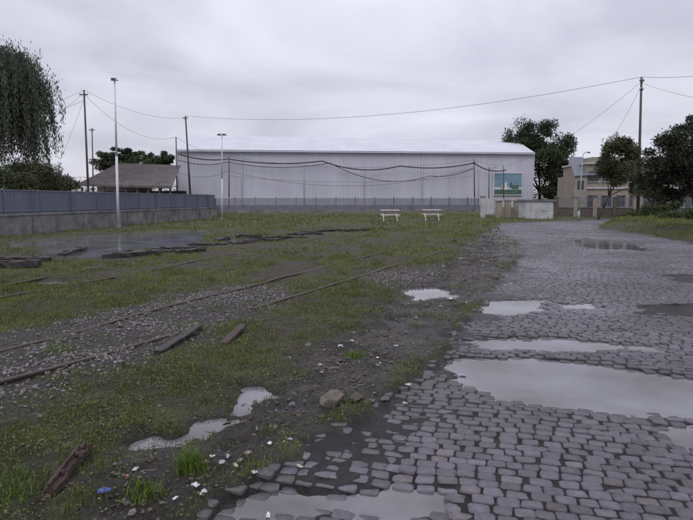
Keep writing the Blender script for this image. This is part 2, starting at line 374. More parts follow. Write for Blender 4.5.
# low broad-leaf ground cover among the grass
x=rng.uniform(-8,5,330000);y=rng.uniform(2.2,11,330000);f=fields(x,y)
pc=(1-f['road'])*(1-.9*f['mud'])*(1-.85*f['bal'])*(f['H']>.005)*(.15+.85*ss(.42,.6,fbm(x,y,3.1,4,171)))
k=(rng.random(len(x))<pc)&(np.abs(x)<.68*y+1);x,y=x[k],y[k];br=rng.random((len(x),1))
flakes('clover_ground_cover',x,y,rng.uniform(.006,.016,len(x)),np.array([.045,.06,.02])*(1-br)+np.array([.13,.15,.05])*br,M_grass,.5,1.0)
x,y=scatter(11000,-3.5,6,2,16,lambda f:np.maximum(f['mud']*(.2+.8*ss(-.05,.1,f['n1'])),.03)*(1-.97*f['road']))
br=rng.random((len(x),1))
flakes('twigs_and_straw',x,y,rng.uniform(.02,.09,len(x)),np.array([.04,.03,.02])*(1-br)+np.array([.19,.155,.10])*br,M_stone,.05)
x,y=scatter(3200,-2.8,6,2.4,16,lambda f:f['mud']*(.1+.9*ss(-.05,.15,f['n2']+f['n3']*.5)))
pal=np.array([[.5,.5,.5],[.6,.6,.62],[.5,.47,.4],[.35,.35,.4],[.08,.12,.38],[.4,.09,.09],[.22,.18,.13]])
flakes('plastic_litter',x,y,rng.exponential(.009,len(x))+.006,pal[rng.integers(0,7,len(x))],M_litter)
WR=[(203,503,.06,0),(196,497,.05,1),(105,507,.07,4),(270,453,.04,1),(408,390,.06,2),(268,516,.05,1),(136,482,.04,0),(462,376,.08,3),(128,490,.03,5),(405,408,.04,1),(380,370,.05,3),(215,505,.03,4),(222,470,.05,3),(240,468,.04,6),(255,482,.04,0),(205,470,.05,6),(228,463,.06,3),(236,474,.05,2),(248,460,.05,6),(290,452,.04,3),(300,474,.05,2),(176,512,.04,1),(212,462,.04,0),(320,372,.04,1),(352,345,.05,2),(396,352,.05,1),(440,312,.06,1)]
for (px,py,s0,cl) in WR:
    x0,y0=P(px,py);z0=groundz(x0,y0);g=9
    gu,gv=np.meshgrid(np.linspace(-.5,.5,g),np.linspace(-.5,.5,g))
    a=rng.uniform(0,6);sh=rng.uniform(.35,.8)
    hz_=fbm(gu*5+px,gv*5+py,1,3,5)
    lx=(gu*(1-.35*np.abs(gv))+rng.normal(0,.03,gu.shape))*s0;ly=(gv*sh+rng.normal(0,.03,gu.shape))*s0
    Vv=np.stack([x0+lx*math.cos(a)-ly*math.sin(a),y0+lx*math.sin(a)+ly*math.cos(a),z0+.006+hz_*s0*.55],2).reshape(-1,3)
    ff=[(i*g+j,i*g+j+1,(i+1)*g+j+1,(i+1)*g+j) for i in range(g-1) for j in range(g-1)]
    mkmesh('crumpled_wrapper',Vv,ff,M_litter,np.tile(pal[cl],(g*g,1)))
def rock(px,py,sx_,sy_,sz_,colr,name='rock'):
    x0,y0=P(px,py);z0=groundz(x0,y0)
    bpy.ops.mesh.primitive_ico_sphere_add(subdivisions=4,radius=.5)
    o=bpy.context.object;o.name=name
    me=o.data;n=len(me.vertices);co=np.zeros(n*3);me.vertices.foreach_get('co',co);co=co.reshape(-1,3)
    for _ in range(9):
        d=rng.normal(0,1,3);d/=np.linalg.norm(d);h=rng.uniform(.28,.42);t=co@d;co=co-np.where(t>h,t-h,0)[:,None]*d*.9
    co*=1+.2*(fbm(co[:,0]*3+co[:,2]*2,co[:,1]*3+co[:,2],1.5,4,12)-.5)[:,None]
    co=co*np.array([sx_,sy_,sz_]);me.vertices.foreach_set('co',co.ravel())
    o.location=(x0,y0,z0+sz_*.25);o.rotation_euler=(0,0,rng.uniform(0,3))
    a=me.color_attributes.new('col','FLOAT_COLOR','POINT');c=np.ones((n,4));c[:,:3]=colr;a.data.foreach_set('color',c.ravel())
    me.materials.append(M_stone)
rock(333,412,.23,.19,.17,(.15,.125,.105));rock(356,409,.14,.11,.09,(.08,.065,.055));rock(308,352,.1,.08,.06,(.14,.13,.13));rock(505,288,.14,.1,.08,(.27,.27,.27));rock(385,403,.09,.07,.04,(.12,.11,.10));rock(372,408,.07,.05,.04,(.1,.09,.08))
# ---------------- rails
def rail(name,pxs,lift,ext=(0,0),bury=.03):
    pts=[Vector((*P(*q),0)) for q in pxs]
    if ext[0]: pts.insert(0,pts[0]-(pts[1]-pts[0]).normalized()*ext[0])
    out=[]
    for a,b_ in zip(pts[:-1],pts[1:]):
        k=max(2,int((b_-a).length/.25))
        for i in range(k): out.append(a.lerp(b_,i/k))
    out.append(pts[-1])
    for _ in range(12): out=[out[0]]+[(out[i-1]+out[i]*2+out[i+1])/4 for i in range(1,len(out)-1)]+[out[-1]]
    zz=np.array([groundz(p.x,p.y) for p in out]);zz=np.maximum(zz,.02);zs=np.convolve(np.pad(zz,5,'edge'),np.ones(11)/11,'valid')
    prof=[(-.055,-.09),(-.055,-.075),(-.012,-.06),(-.012,-.03),(-.028,-.02),(-.028,-.002),(-.02,.004),(.02,.004),(.028,-.002),(.028,-.02),(.012,-.03),(.012,-.06),(.055,-.075),(.055,-.09)]
    Vv=[];Ff=[];n=len(prof)
    for i,p in enumerate(out):
        d=(out[min(i+1,len(out)-1)]-out[max(i-1,0)]).normalized();nr=Vector((d.y,-d.x,0))
        wv=(float(vn(p.x*.9,p.y*.9,77))-.5)*bury
        for (a,z) in prof: q=p+nr*a;Vv.append((q.x,q.y,zs[i]+lift+z+wv))
    for i in range(len(out)-1):
        for j in range(n): Ff.append((i*n+j,i*n+(j+1)%n,(i+1)*n+(j+1)%n,(i+1)*n+j))
    Ff.append(tuple(range(n)));Ff.append(tuple(range((len(out)-1)*n,len(out)*n)))
    mkmesh(name,Vv,Ff,M_railtop)
rail('railway_rail',[(0,358),(100,331),(235,295),(300,277),(400,251)],.022,(3,0))
rail('railway_rail',[(0,395),(90,369),(168,344)],.026,(3,0))
rail('railway_rail',[(252,314),(312,296),(372,276),(450,252)],.026)
rail('railway_rail',[(0,303),(110,282),(220,259),(330,238)],.02,(3,0))
rail('railway_rail',[(0,289),(100,271),(180,256),(300,236)],.016,(3,0))
# ---------------- timbers
def sleeper(a,b_,w=.24,h=.14,lift=.05,m=M_wood,dz=0,plates=True):
    x0,y0=P(*a);x1,y1=P(*b_);z=max(groundz((x0+x1)/2,(y0+y1)/2),0)
    o=B();n=9;p0=Vector((x0,y0,z+lift));p1=Vector((x1,y1,z+lift+dz));d=(p1-p0).normalized();s_=Vector((-d.y,d.x,0)).normalized();u_=d.cross(s_)
    vs=[]
    for i in range(n+1):
        c=p0.lerp(p1,i/n)
        sh=.8 if i in(0,n) else 1
        for (q,r_) in [(-.5,-.5),(.5,-.5),(.5,.4),(.40,.5),(-.40,.5),(-.5,.4)]:
            j=rng.uniform(-.09,.09,3);v=c+s_*(q*sh+j[0])*w+u_*(r_*sh+j[1])*h+d*(j[2]*w*.6);vs.append(v)
    fs=[(i*6+j,i*6+(j+1)%6,(i+1)*6+(j+1)%6,(i+1)*6+j) for i in range(n) for j in range(6)]+[tuple(range(6))[::-1],tuple(range(n*6,n*6+6))]
    o.add(vs,fs,m)
    if plates:
        for t in (.22,.78):
            c=p0.lerp(p1,t);o.box((c.x,c.y,c.z+h*.5+.012),(.16,.14,.02),M_rust,rz=math.atan2(d.y,d.x))
    o.done('railway_sleeper')
for q in [((-12,265),(50,264)),((-5,270.5),(40,270)),((102,260),(162,257.5)),((118,256.5),(172,254.5)),((150,253.5),(206,251.5)),((188,248.5),(226,247)),((222,245.5),(256,244)),((244,243),(282,241)),((280,240),(308,238.5)),((288,237),(322,236)),((318,233.5),(346,232.5)),((345,233.5),(368,232)),((176,256),(205,254)),((262,240),(283,238)),((210,242.5),(228,240)),((236,239),(262,238)),((300,235),(318,233.5)),((60,256),(84,250))]:
    sleeper(*q,w=.26,h=.15,lift=rng.uniform(.02,.07),dz=rng.uniform(-.06,.06))
sleeper((158,362),(200,338),w=.10,h=.07,lift=.012,plates=False,dz=.04)
sleeper((224,353),(243,337),w=.10,h=.03,lift=.022,m=M_brown,plates=False,dz=.05)
x0,y0=P(50,508);x1,y1=P(86,466);o=B();z0=groundz(x0,y0)
a=Vector((x0,y0,z0+.02));b_=Vector((x1,y1,groundz(x1,y1)+.05))
d=(b_-a).normalized();up=Vector((0,0,1));sd=Vector((d.y,-d.x,0)).normalized()
n=14;vs=[]
for i in range(n+1):
    c=a.lerp(b_,i/n);wd_=.034+.010*math.sin(i*.65)+rng.uniform(-.004,.004)
    for qx,qz in [(-1,-.02),(-.9,.018),(-.3,.03),(-.22,.055),(.25,.057),(.32,.028),(.95,.016),(1,-.02)]:
        vs.append(c+sd*(qx*wd_+rng.uniform(-.002,.002))+up*(qz+rng.uniform(-.004,.004)-(.03 if (i>11 and abs(qx)<.4) else 0)))
o.add(vs,[(i*8+j,i*8+(j+1)%8,(i+1)*8+(j+1)%8,(i+1)*8+j) for i in range(n) for j in range(8)]+[tuple(range(8))[::-1],tuple(range(n*8,n*8+8))],M_brown)
for t in(.25,.65): c=a.lerp(b_,t)+up*.02;o.cyl(c+sd*.02,c+sd*.022+up*.035,.010,.010,M_rust,6)
o.done('rusted_rail_offcut')
# ---------------- left wall + sheet fence
def leftwall():
    a=Vector(P(0,238));b_=Vector(P(216,218.5));d=(b_-a).normalized();a0=a-d*14
    rz=math.atan2(d.y,d.x);nrm=Vector((-d.y,d.x))
    par=empty('left_boundary_wall')
    o=B();L=(b_-a0).length;k=int(L/4)
    for i in range(k):
        c=a0+d*(L*(i+.5)/k);o.box((c.x,c.y,.45),(L/k-.02,.3,.98),M_conc,rz)
        c2=a0+d*(L*i/k)-nrm*.19;o.box((c2.x,c2.y,.42),(.28,.08,.86),M_conc,rz)
    c=(a0+b_)/2;o.box((c.x,c.y,.98),(L,.38,.08),M_conc,rz);o.done('concrete_wall',par)
    o=B();q0=a0+nrm*.05;q1=b_+nrm*.05;o.corr(q0,q1,1.03,2.06,.22,.035,M_bluef);
    for i in range(int(L/2.4)+1):
        c=a0+d*i*2.4+nrm*.12;o.box((c.x,c.y,1.58),(.07,.06,1.12),M_fence,rz)
        c=a0+d*i*2.4;o.box((c.x,c.y,1.56),(.04,.03,1.06),M_bluef,rz)
    for z in(1.15,2.09): o.box(((q0+q1).x/2,(q0+q1).y/2,z),(L,.05,.05),M_fence,rz)
    o.done('sheet_metal_fence',par);return b_
endL=leftwall()
def railing(name,p0,p1,h,base=.0,step=.16):
    p0=Vector(p0);p1=Vector(p1);d=(p1-p0);L=d.length;d.normalize();rz=math.atan2(d.y,d.x);c=(p0+p1)/2
    o=B();o.box((c.x,c.y,base+.2),(L,.25,.5),M_conc,rz)
    o.box((c.x,c.y,base+h),(L,.07,.06),M_whitepole,rz);o.box((c.x,c.y,base+.62),(L,.05,.05),M_fence,rz)
    n=int(L/step)
    for i in range(n):
        q=p0+d*(i*step);big_=(i%16==0)
        o.box((q.x,q.y,base+.45+(h-.45)/2-.05*(not big_)),((.14 if big_ else .10),(.12 if big_ else .03),h-.45+(.15 if big_ else 0)),M_fence,rz)
    o.done(name)
pA=Q(214,210,70);pB=Q(480,210,76)
railing('railing_fence',pA[:2],pB[:2],1.95)
railing('railing_fence',endL,pA[:2],1.7)
# ---------------- warehouse
def warehouse():
    par=empty('warehouse')
    a=Vector(Q(177,150,80));b_=Vector(Q(534,153,88));ra=Vector(Q(190,135.5,92));rb=Vector(Q(513,141,100))
    ez0,ez1=a.z,b_.z
    a2=Vector((a.x,a.y));b2=Vector((b_.x,b_.y))
    o=B();o.corr(a2,b2,0.9,ez0,.45,.06,M_clad,z1b=ez1)
    d=(b2-a2).normalized();rz=math.atan2(d.y,d.x);c=(a2+b2)/2;L=(b2-a2).length;nrm=Vector((d.y,-d.x))
    o.box((c.x+nrm.x*.05,c.y+nrm.y*.05,.45),(L,.3,.92),M_conc,rz)
    fa=a2+Vector((-1.5,24));fb=b2+Vector((0,24))
    o.add([(a.x,a.y,0),(fa.x,fa.y,0),(fa.x,fa.y,ez0),(ra.x,ra.y,ra.z),(a.x,a.y,ez0)],[(0,1,2,3,4)],M_clad)
    o.add([(b_.x,b_.y,0),(fb.x,fb.y,0),(fb.x,fb.y,ez1),(rb.x,rb.y,rb.z),(b_.x,b_.y,ez1)],[(4,3,2,1,0)],M_clad)
    o.add([(fa.x,fa.y,0),(fb.x,fb.y,0),(fb.x,fb.y,ez1),(fa.x,fa.y,ez0)],[(0,1,2,3)],M_clad)
    o.done('cladding_walls',par)
    o=B();ov=nrm*.35
    n=110
    vs=[];
    for i in range(n*2+1):
        t=i/(n*2);dz=.04*(i%2)
        e=a.lerp(b_,t);r_=ra.lerp(rb,t);g=Vector((*fa.lerp(fb,t),ez0+(ez1-ez0)*t))
        mid=e.lerp(r_,.5);mid.z+=.3
        vs+=[(e.x+ov.x,e.y+ov.y,e.z+.02+dz),(mid.x,mid.y,mid.z+dz),(r_.x,r_.y,r_.z+dz),(g.x,g.y,g.z+dz)]
    fs=[]
    for i in range(n*2):
        for j in range(3): fs.append((i*4+j,(i+1)*4+j,(i+1)*4+j+1,i*4+j+1))
    o.add(vs,fs,M_wroof);o.done('roof',par)
    o=B();p=a-Vector((0,.42,.12));q=b_-Vector((0,.42,.12));o.beam(p,q,.2,.2,M_clad);
    for t in np.linspace(.0,1,7):
        c=a.lerp(b_,t);o.cyl((c.x+nrm.x*.16,c.y+nrm.y*.16,.9),(c.x+nrm.x*.16,c.y+nrm.y*.16,c.z-.15),.05,.05,M_clad,8)
    o.done('gutter_and_downpipes',par)
    return a,b_,d,nrm
wa,wb,wd,wn=warehouse()
def wallpt(px,py,off=.6):
    d=ray(px,py)
    n3=Vector((wn.x,wn.y,0));o0=Vector((0,0,CH));dd=Vector(d)
    t=((wa+n3*off-o0).dot(n3))/dd.dot(n3);return o0+dd*t
def cable(name,pts,r,m,sag=None,n=14):
    o=B()
    for (a,b_),sg in zip(zip(pts[:-1],pts[1:]),sag):
        a=Vector(a);b_=Vector(b_);L=[]
        for i in range(n+1):
            t=i/n;p=a.lerp(b_,t);p.z-=sg*4*t*(1-t);L.append(p)
        o.tube(L,r,m,5)
    o.done(name)
W=lambda L,off=.8:[wallpt(x,y,off) for x,y in L]
cable('black_wall_cable',W([(178,154),(228,159),(322,161),(400,166),(474,163),(506,170)]),.085,M_wire,[.4,.5,.9,.5,.6])
cable('black_wall_cable',W([(178,160),(228,162),(330,163),(430,176),(474,168)]),.05,M_wire,[.5,.7,1.6,.5])
cable('wall_cable',W([(178,172),(228,171),(474,168)]),.022,M_wire,[.8,2.4])
cable('wall_cable',W([(228,176),(474,176)]),.02,M_cable,[.9])
def mural():
    par=empty('wall_mural');a=wallpt(494,173,.12);b_=wallpt(522.5,174,.12);lo=wallpt(494,195,.12).z;rz=math.atan2(wd.y,wd.x)
    c=(a+b_)/2;L=(b_-a).length;h=a.z-lo;zc=(a.z+lo)/2
    sk=mat('mural_sky_blue',(.2,.32,.42),.6,.2,1.5);gr=mat('mural_green',(.10,.19,.13),.6,.35,2.5);ye=mat('mural_cream',(.42,.4,.3),.6,.25,2)
    o=B();o.box((c.x,c.y,zc),(L,.06,h),sk,rz)
    k_=[0]
    def pt(t,z,w,hh,m):
        k_[0]+=.004
        q=a.lerp(b_,t)+Vector((wn.x,wn.y,0))*(.03+k_[0]);o.box((q.x,q.y,zc+z*h),(w,.06,hh),m,rz)
    pt(.5,-.36,L*.98,h*.24,gr);pt(.5,-.2,L*.98,h*.1,M_whitepole);pt(.3,-.12,.5,.8,ye);pt(.42,-.1,.35,1.1,M_white);pt(.75,-.14,1.1,.6,gr);pt(.6,-.05,.3,.9,gr)
    o.done('painted_panel',par);o=B()
    for t in(0,1):
        q=a.lerp(b_,t)+Vector((wn.x,wn.y,0))*.03;o.box((q.x,q.y,zc),(.10,.14,h+.24),M_white,rz)
    for z in(-.5,.5): o.box((c.x,c.y-.03,zc+z*h),(L-.12,.12,.10),M_white,rz)
    o.done('frame',par)
mural()
# ---------------- poles
def wpole(name,top,bot,Y,r=.13,arms=(),m=M_pole,lampside=0):
    t=Vector(Q(*top,Y));b_=Vector(Q(*bot,Y));b_.z=-.2;o=B();o.cyl(b_,t,r,r*.62,m,10)
    for dz,w in arms:
        c=t-Vector((0,0,dz));o.box(c+Vector((0,-.12,0)),(w,.08,.09),m)
        for q in(-.45,-.2,.2,.45):
            o.cyl(c+Vector((q*w,-.12,.05)),c+Vector((q*w,-.12,.2)),.035,.025,M_whitepole,6)
        o.beam(c+Vector((-w*.3,-.1,0)),c+Vector((0,-.1,-.4)),.03,.025,M_fence);o.beam(c+Vector((w*.3,-.1,0)),c+Vector((0,-.1,-.4)),.03,.025,M_fence)
    if lampside:
        c=t-Vector((0,0,.4));e=c+Vector((lampside*1.0,-.3,.45));o.cyl(c,e,.035,.03,M_fence,6);o.box(e+Vector((lampside*.25,-.05,0)),(.6,.22,.12),M_whitepole)
    o.done(name);return t
tA=wpole('utility_pole',(84,90),(88,190),60,.13,[(.5,.9)])
wpole('utility_pole',(92,128),(92,175),80,.11,[(.3,.8)])
tB=wpole('utility_pole',(185.5,116),(191,200),77,.15,[(.3,.7)])
tC=wpole('utility_pole',(176,137),(177,200),76,.11)
tD=wpole('utility_pole',(229,157),(229,208),74,.10)
tE=wpole('utility_pole',(474,160),(475,208),80,.11,[(.4,.7)])
tF=wpole('utility_pole',(489,167),(489,208),78,.09,lampside=1)
tG=wpole('utility_pole',(503.5,166),(504,205),80,.09)
tR=wpole('utility_pole',(641.5,77),(638,214),50,.14,[(.35,.4),(1.1,.3)])
def mast(top,bot,Y,r,heads):
    t=Vector(Q(*top,Y));b_=Vector(Q(*bot,Y));b_.z=-.1;o=B();mid=b_.lerp(t,.5)
    o.cyl(b_,mid,r,r*.8,M_whitepole,12);o.cyl(mid,t,r*.72,r*.55,M_whitepole,12)
    o.cyl(b_,b_+Vector((0,0,.35)),r*1.7,r*1.7,M_conc,12);o.box(t+Vector((0,0,-.02)),(heads*.4,.05,.05),M_fence)
    for i in range(heads):
        q=(i-(heads-1)/2)*.36
        R=Matrix.Rotation(.5,3,'X');o.box(t+Vector((q,-.12,.04)),(.26,.12,.15),M_whitepole,R=R);o.box(t+Vector((q,-.185,.01)),(.2,.02,.11),M_fence,R=R)
    o.done('floodlight_mast')
mast((114.5,80),(118.5,229),32,.085,1)
mast((222,135),(222,222),45,.07,2)
def slamp():
    b_=Vector(Q(578.5,222,44));t=Vector(Q(582.5,157,44));b_.z=0
    gm=mat('green_grey_paint',(.25,.33,.30),.5,.15,2)
    o=B();o.cyl(b_,t,.06,.035,gm,10);pts=[t,t+Vector((.03,-.05,.2)),t+Vector((.12,-.08,.33)),t+Vector((.28,-.1,.36))];o.tube(pts,.025,gm,8)
    e=pts[-1];o.cyl(e,e+Vector((.22,-.03,-.02)),.04,.07,gm,8);o.cyl(e+Vector((.06,-.02,-.03)),e+Vector((.22,-.03,-.07)),.04,.05,M_glass,8);o.cyl(b_,b_+Vector((0,0,.8)),.09,.09,gm,10)
    o.done('street_lamp')
slamp()
def wire(a,b_,sag,r=.014,name='overhead_wire'): cable(name,[a,b_],r,M_wire,[sag],24)
wire(tB,tR,1.7,.016);wire(tR,Q(760,66,38),.3,.014);wire(tR-Vector((0,0,.5)),Q(780,110,30),.3,.011)
wire(tB-Vector((0,0,.3)),tA,.9);wire(tA-Vector((0,0,.4)),tC,1.8);wire(tA,Q(-60,130,45),.6);wire(tA-Vector((0,0,1)),Q(-60,138,45),.6)
wire(tA-Vector((.3,0,.5)),Q(-60,180,58),1.0,.012);wire(tA-Vector((0,0,.8)),Q(60,160,70),.2,.012);wire(tR-Vector((0,0,.4)),tG,1.2,.012);wire(tR-Vector((0,0,.8)),Q(600,150,75),.8,.012)
wire(tC,tD,.5,.016);wire(tD,tE,1.2,.016);wire(tE,tG,.2,.016)
# ---------------- trees
def leafmesh(name,C,size,colr,parent,droop=False):
    n=len(C);d=rng.normal(0,1,(n,3));d/=np.linalg.norm(d,axis=1)[:,None]
    if droop: d=d*np.array([.35,.35,.25])+np.array([0,0,-1]);d/=np.linalg.norm(d,axis=1)[:,None]
    e=rng.normal(0,1,(n,3));e=np.cross(d,e);e/=np.linalg.norm(e,axis=1)[:,None]
    s_=(size*rng.uniform(.6,1.4,n))[:,None]
    w=s_*(.3 if droop else .42)
    V=np.stack([C-d*s_*.5,C+e*w*.5,C+d*s_*.5,C-e*w*.5],1).reshape(-1,3)
    return mkmesh(name,V,np.arange(n*4).reshape(-1,4),M_leaf,np.repeat(colr,4,0),parent=parent)
def tree(name,base,blobs,nleaf,size,c0,c1,trunk_r=.2,sub=14,fork=.35,subr=.33):
    par=empty(name);o=B();bz=Vector(base)
    top=Vector(np.mean([b_[0] for b_ in blobs],0));fk=bz.lerp(top,fork);fk.x+=.1
    mid=bz.lerp(fk,.5)+Vector((rng.normal(0,.1),0,0))
    o.cyl(bz-Vector((0,0,.2)),mid,trunk_r*1.15,trunk_r*.9,M_bark,9);o.cyl(mid,fk,trunk_r*.9,trunk_r*.75,M_bark,9)
    Cs=[];Col=[];tot=sum(b_[1][0]*b_[1][1]*b_[1][2] for b_ in blobs)
    for c,r_ in blobs:
        c=np.array(c,float);r_=np.array(r_,float);vol=r_[0]*r_[1]*r_[2]
        m1=fk.lerp(Vector(c),.5)+Vector(rng.normal(0,.15,3));o.cyl(fk,m1,trunk_r*.55,trunk_r*.35,M_bark,7);o.cyl(m1,Vector(c),trunk_r*.35,trunk_r*.15,M_bark,6)
        k=max(5,int(sub*(vol/tot*len(blobs))**.6))
        for _ in range(k):
            d=rng.normal(0,1,3);d/=np.linalg.norm(d);rad=rng.uniform(.45,1.0);sc=c+d*r_*rad
            o.cyl(m1.lerp(Vector(c),.6),Vector(sc),trunk_r*.14,.012,M_bark,4,False)
            nl=max(20,int(nleaf*vol/tot/k*rng.uniform(.5,1.5)))
            sr=r_*subr*rng.uniform(.6,1.2)
            g=rng.normal(0,1,(nl,3));g/=np.linalg.norm(g,axis=1)[:,None];g*=(rng.random(nl)**.45)[:,None]*1.25
            pos=sc+g*sr*rng.uniform(.75,1.15,(nl,1))
            tone=rng.uniform(0,1);t=np.clip(tone+rng.normal(0,.25,nl),0,1)[:,None]
            Cs.append(pos);Col.append(np.array(c0)*(1-t)+np.array(c1)*t)
    o.done('trunk_and_limbs',par)
    leafmesh('foliage',np.concatenate(Cs),size,np.concatenate(Col),par)
def blob(px,py,Y,rx,rz_,ry=None):
    s_=Y/F;return (Q(px,py,Y),(rx*s_,(ry or rx)*s_,rz_*s_))
DG=(.025,.035,.018);MG=(.06,.075,.032)
x_,y_,_=Q(538,200,98)
tree('shade_tree',(x_,98,0),[blob(522,146,98,19,22),blob(540,138,98,19,16),blob(560,152,98,17,18),blob(540,165,97,26,22),blob(566,172,97,12,18),blob(512,160,99,12,26),blob(555,186,96,20,18)],48000,.36,DG,MG,.3,24)
tree('dark_tree',(P(688,238)[0],24,.2),[blob(695,140,24,28,24),blob(668,156,24.5,26,20),blob(700,168,24,34,24),blob(663,178,25,24,16),blob(730,160,24,30,40),blob(668,192,25,18,8),blob(690,125,25,14,10)],46000,.115,(.016,.021,.013),(.038,.045,.024),.10,26,.5,.36)
tree('street_tree',(P(618,222)[0],46,0),[blob(614,152,46,16,14),blob(630,150,46,13,14),blob(622,172,46,19,14),blob(606,170,46,11,12),blob(636,186,46,10,10)],16000,.17,(.035,.045,.022),(.085,.095,.045),.10,18,.45,.36)
tree('street_tree',(P(655,222)[0],43,0),[blob(650,190,43,14,14),blob(668,200,43,16,12),blob(660,208,42,18,8)],8000,.16,DG,MG,.1,14,.4)
tree('background_tree',(Q(112,200,115)[0],115,0),[blob(108,155,115,12,7),blob(122,154,115,14,6),blob(136,157,116,10,6),blob(118,164,115,22,9)],14000,.42,DG,MG,.3,14)
tree('background_tree',(Q(160,200,112)[0],112,0),[blob(158,158,112,11,8),blob(168,163,112,10,8),blob(150,166,112,18,10)],14000,.42,DG,MG,.3,14)
tree('background_tree',(Q(60,200,70)[0],70,0),[blob(50,185,70,22,14),blob(72,188,70,12,12),blob(30,180,70,24,18)],9000,.28,DG,MG,.25,14)
def willow():
    par=empty('weeping_willow');bx,by,_=Q(-8,200,37);o=B();tr=Vector((bx,by,-.2));fk=Vector((bx+.1,by,4.8))
    o.cyl(tr,fk,.34,.24,M_bark,10);Cs=[];Col=[]
    R_=3.6
    for i in range(70):
        a=rng.uniform(0,6.28);rr=R_*math.sqrt(rng.random());topz=11.1-3.0*(rr/R_)**2.2+rng.normal(0,.5)
        e=Vector((bx+rr*math.cos(a),by+rr*math.sin(a)*.9,topz));m_=fk.lerp(e,.5)+Vector((0,0,.6))
        o.cyl(fk,m_,.07,.04,M_bark,5);o.cyl(m_,e,.04,.015,M_bark,4)
        g=rng.normal(0,1,(240,3))*np.array([.55,.55,.4])+np.array(e);Cs.append(g);Col.append(np.array([.07,.08,.052])*rng.uniform(.5,1.3,(240,1)))
        tn=rng.uniform(.6,1.4)
        for j in range(28):
            s0=np.array(e)+rng.normal(0,1,3)*np.array([.6,.6,.35]);ln=rng.uniform(1.2,6.0)*(.5+.5*rr/R_)
            n=int(ln*24);t=np.sort(rng.random(n));sway=rng.normal(0,.25,2)
            out=np.array([math.cos(a),math.sin(a)])*.35*np.sqrt(t)[:,None]
            p=np.stack([s0[0]+out[:,0]+sway[0]*t+rng.normal(0,.08,n),s0[1]+out[:,1]+sway[1]*t+rng.normal(0,.08,n),s0[2]-ln*t],1)
            p=p[p[:,2]>1.2];Cs.append(p);q=rng.uniform(.6,1.25)*tn;Col.append(np.tile(np.array([.066,.076,.052])*q,(len(p),1)))
    o.done('trunk_and_limbs',par);C=np.concatenate(Cs);print('willow',len(C))
    leafmesh('hanging_foliage',C,.18,np.concatenate(Col),par,True)
willow()
def hedge(name,pts,n,size,c0,c1,par=None):
    Cs=[]
    for (c,r_) in pts:
        g=rng.normal(0,1,(n,3));g/=np.linalg.norm(g,axis=1)[:,None];g*=(rng.random(n)**.4)[:,None]
        Cs.append(np.array(c)+g*np.array(r_)*(.7+.5*vn(g[:,0]*4+c[0],g[:,2]*4+c[1],4))[:,None])
    C=np.concatenate(Cs);t=rng.random(len(C))[:,None];leafmesh(name,C,size,np.array(c0)*(1-t)+np.array(c1)*t,par)
hedge('creeper_bush',[blob(2,180,29,16,14,8),blob(24,184,31,14,12,8),blob(46,174,33,18,12,8),blob(66,184,36,13,9,8),blob(48,188,34,22,13,8),blob(32,170,35,12,9,8)],3400,.11,(.04,.05,.025),(.10,.115,.05))
hedge('distant_trees',[((x+rng.uniform(-3,3),170+rng.uniform(-10,10),rng.uniform(1,3)),(9,5,rng.uniform(3.5,6.5))) for x in range(-150,200,8)],900,.6,(.03,.04,.025),(.06,.075,.04))
hedge('verge_shrubs',[blob(645,214,42,22,6,8),blob(675,216,38,20,6,8),blob(700,214,34,20,8,8),blob(625,217,43,10,3,6)],2600,.12,(.035,.05,.02),(.08,.11,.04))
def shed():
    par=empty('old_railway_shed');Y=68
    o=B()
    l=Q(78,184,Y);r_=Q(172,184,Y);t=Q(121,172,Y);bk=Y+9
    v=[(l[0],Y,l[2]),(r_[0],Y,r_[2]-.3),(r_[0]-1.5,bk,t[2]+1.3),(l[0]+1.5,bk,t[2]+1.6)]
    o.add(v,[(0,1,2,3)],M_roof)
    o.add([(v[0][0],Y,v[0][2]-.25),(v[1][0],Y,v[1][2]-.25),v[1],v[0]],[(0,1,2,3)],M_roof)
    n=40
    for i in range(n+1):
        t=i/n;a=Vector(v[0]).lerp(Vector(v[1]),t);b_=Vector(v[3]).lerp(Vector(v[2]),t);o.beam(a+Vector((0,0,.03)),b_+Vector((0,0,.03)),.07,.05,M_roof)
    o.done('roof',par)
    o=B();xl,xr=v[0][0]+.3,v[1][0]-.3;
    o.box(((xl+xr)/2,Y+7,1.4),(xr-xl,.3,2.9),M_dark)
    for i in range(9):
        x=xl+(xr-xl)*i/8;o.box((x,Y+.3,1.6),(.2,.2,3.2),M_pole)
    o.box(((xl+xr)/2-3,Y+.6,1.1),((xr-xl)*.45,.15,2.4),M_brick)
    o.done('posts_and_walls',par)
    o=B();x0,x1=Q(92,170,78)[0],Q(150,170,78)[0];zt=Q(100,165,84)[2];ze=Q(100,180,78)[2]
    o.add([(x0,78,ze),(x1,78,ze-.6),(x1-3,84,zt),(x0+1,84,zt+.2),(x0+1,90,ze)],[(0,1,2,3),(0,3,4)],M_roof);o.box(((x0+x1)/2,79,ze/2-.4),(x1-x0-.4,.3,ze-.8),M_brick)
    o.done('rear_gable',par)
shed()
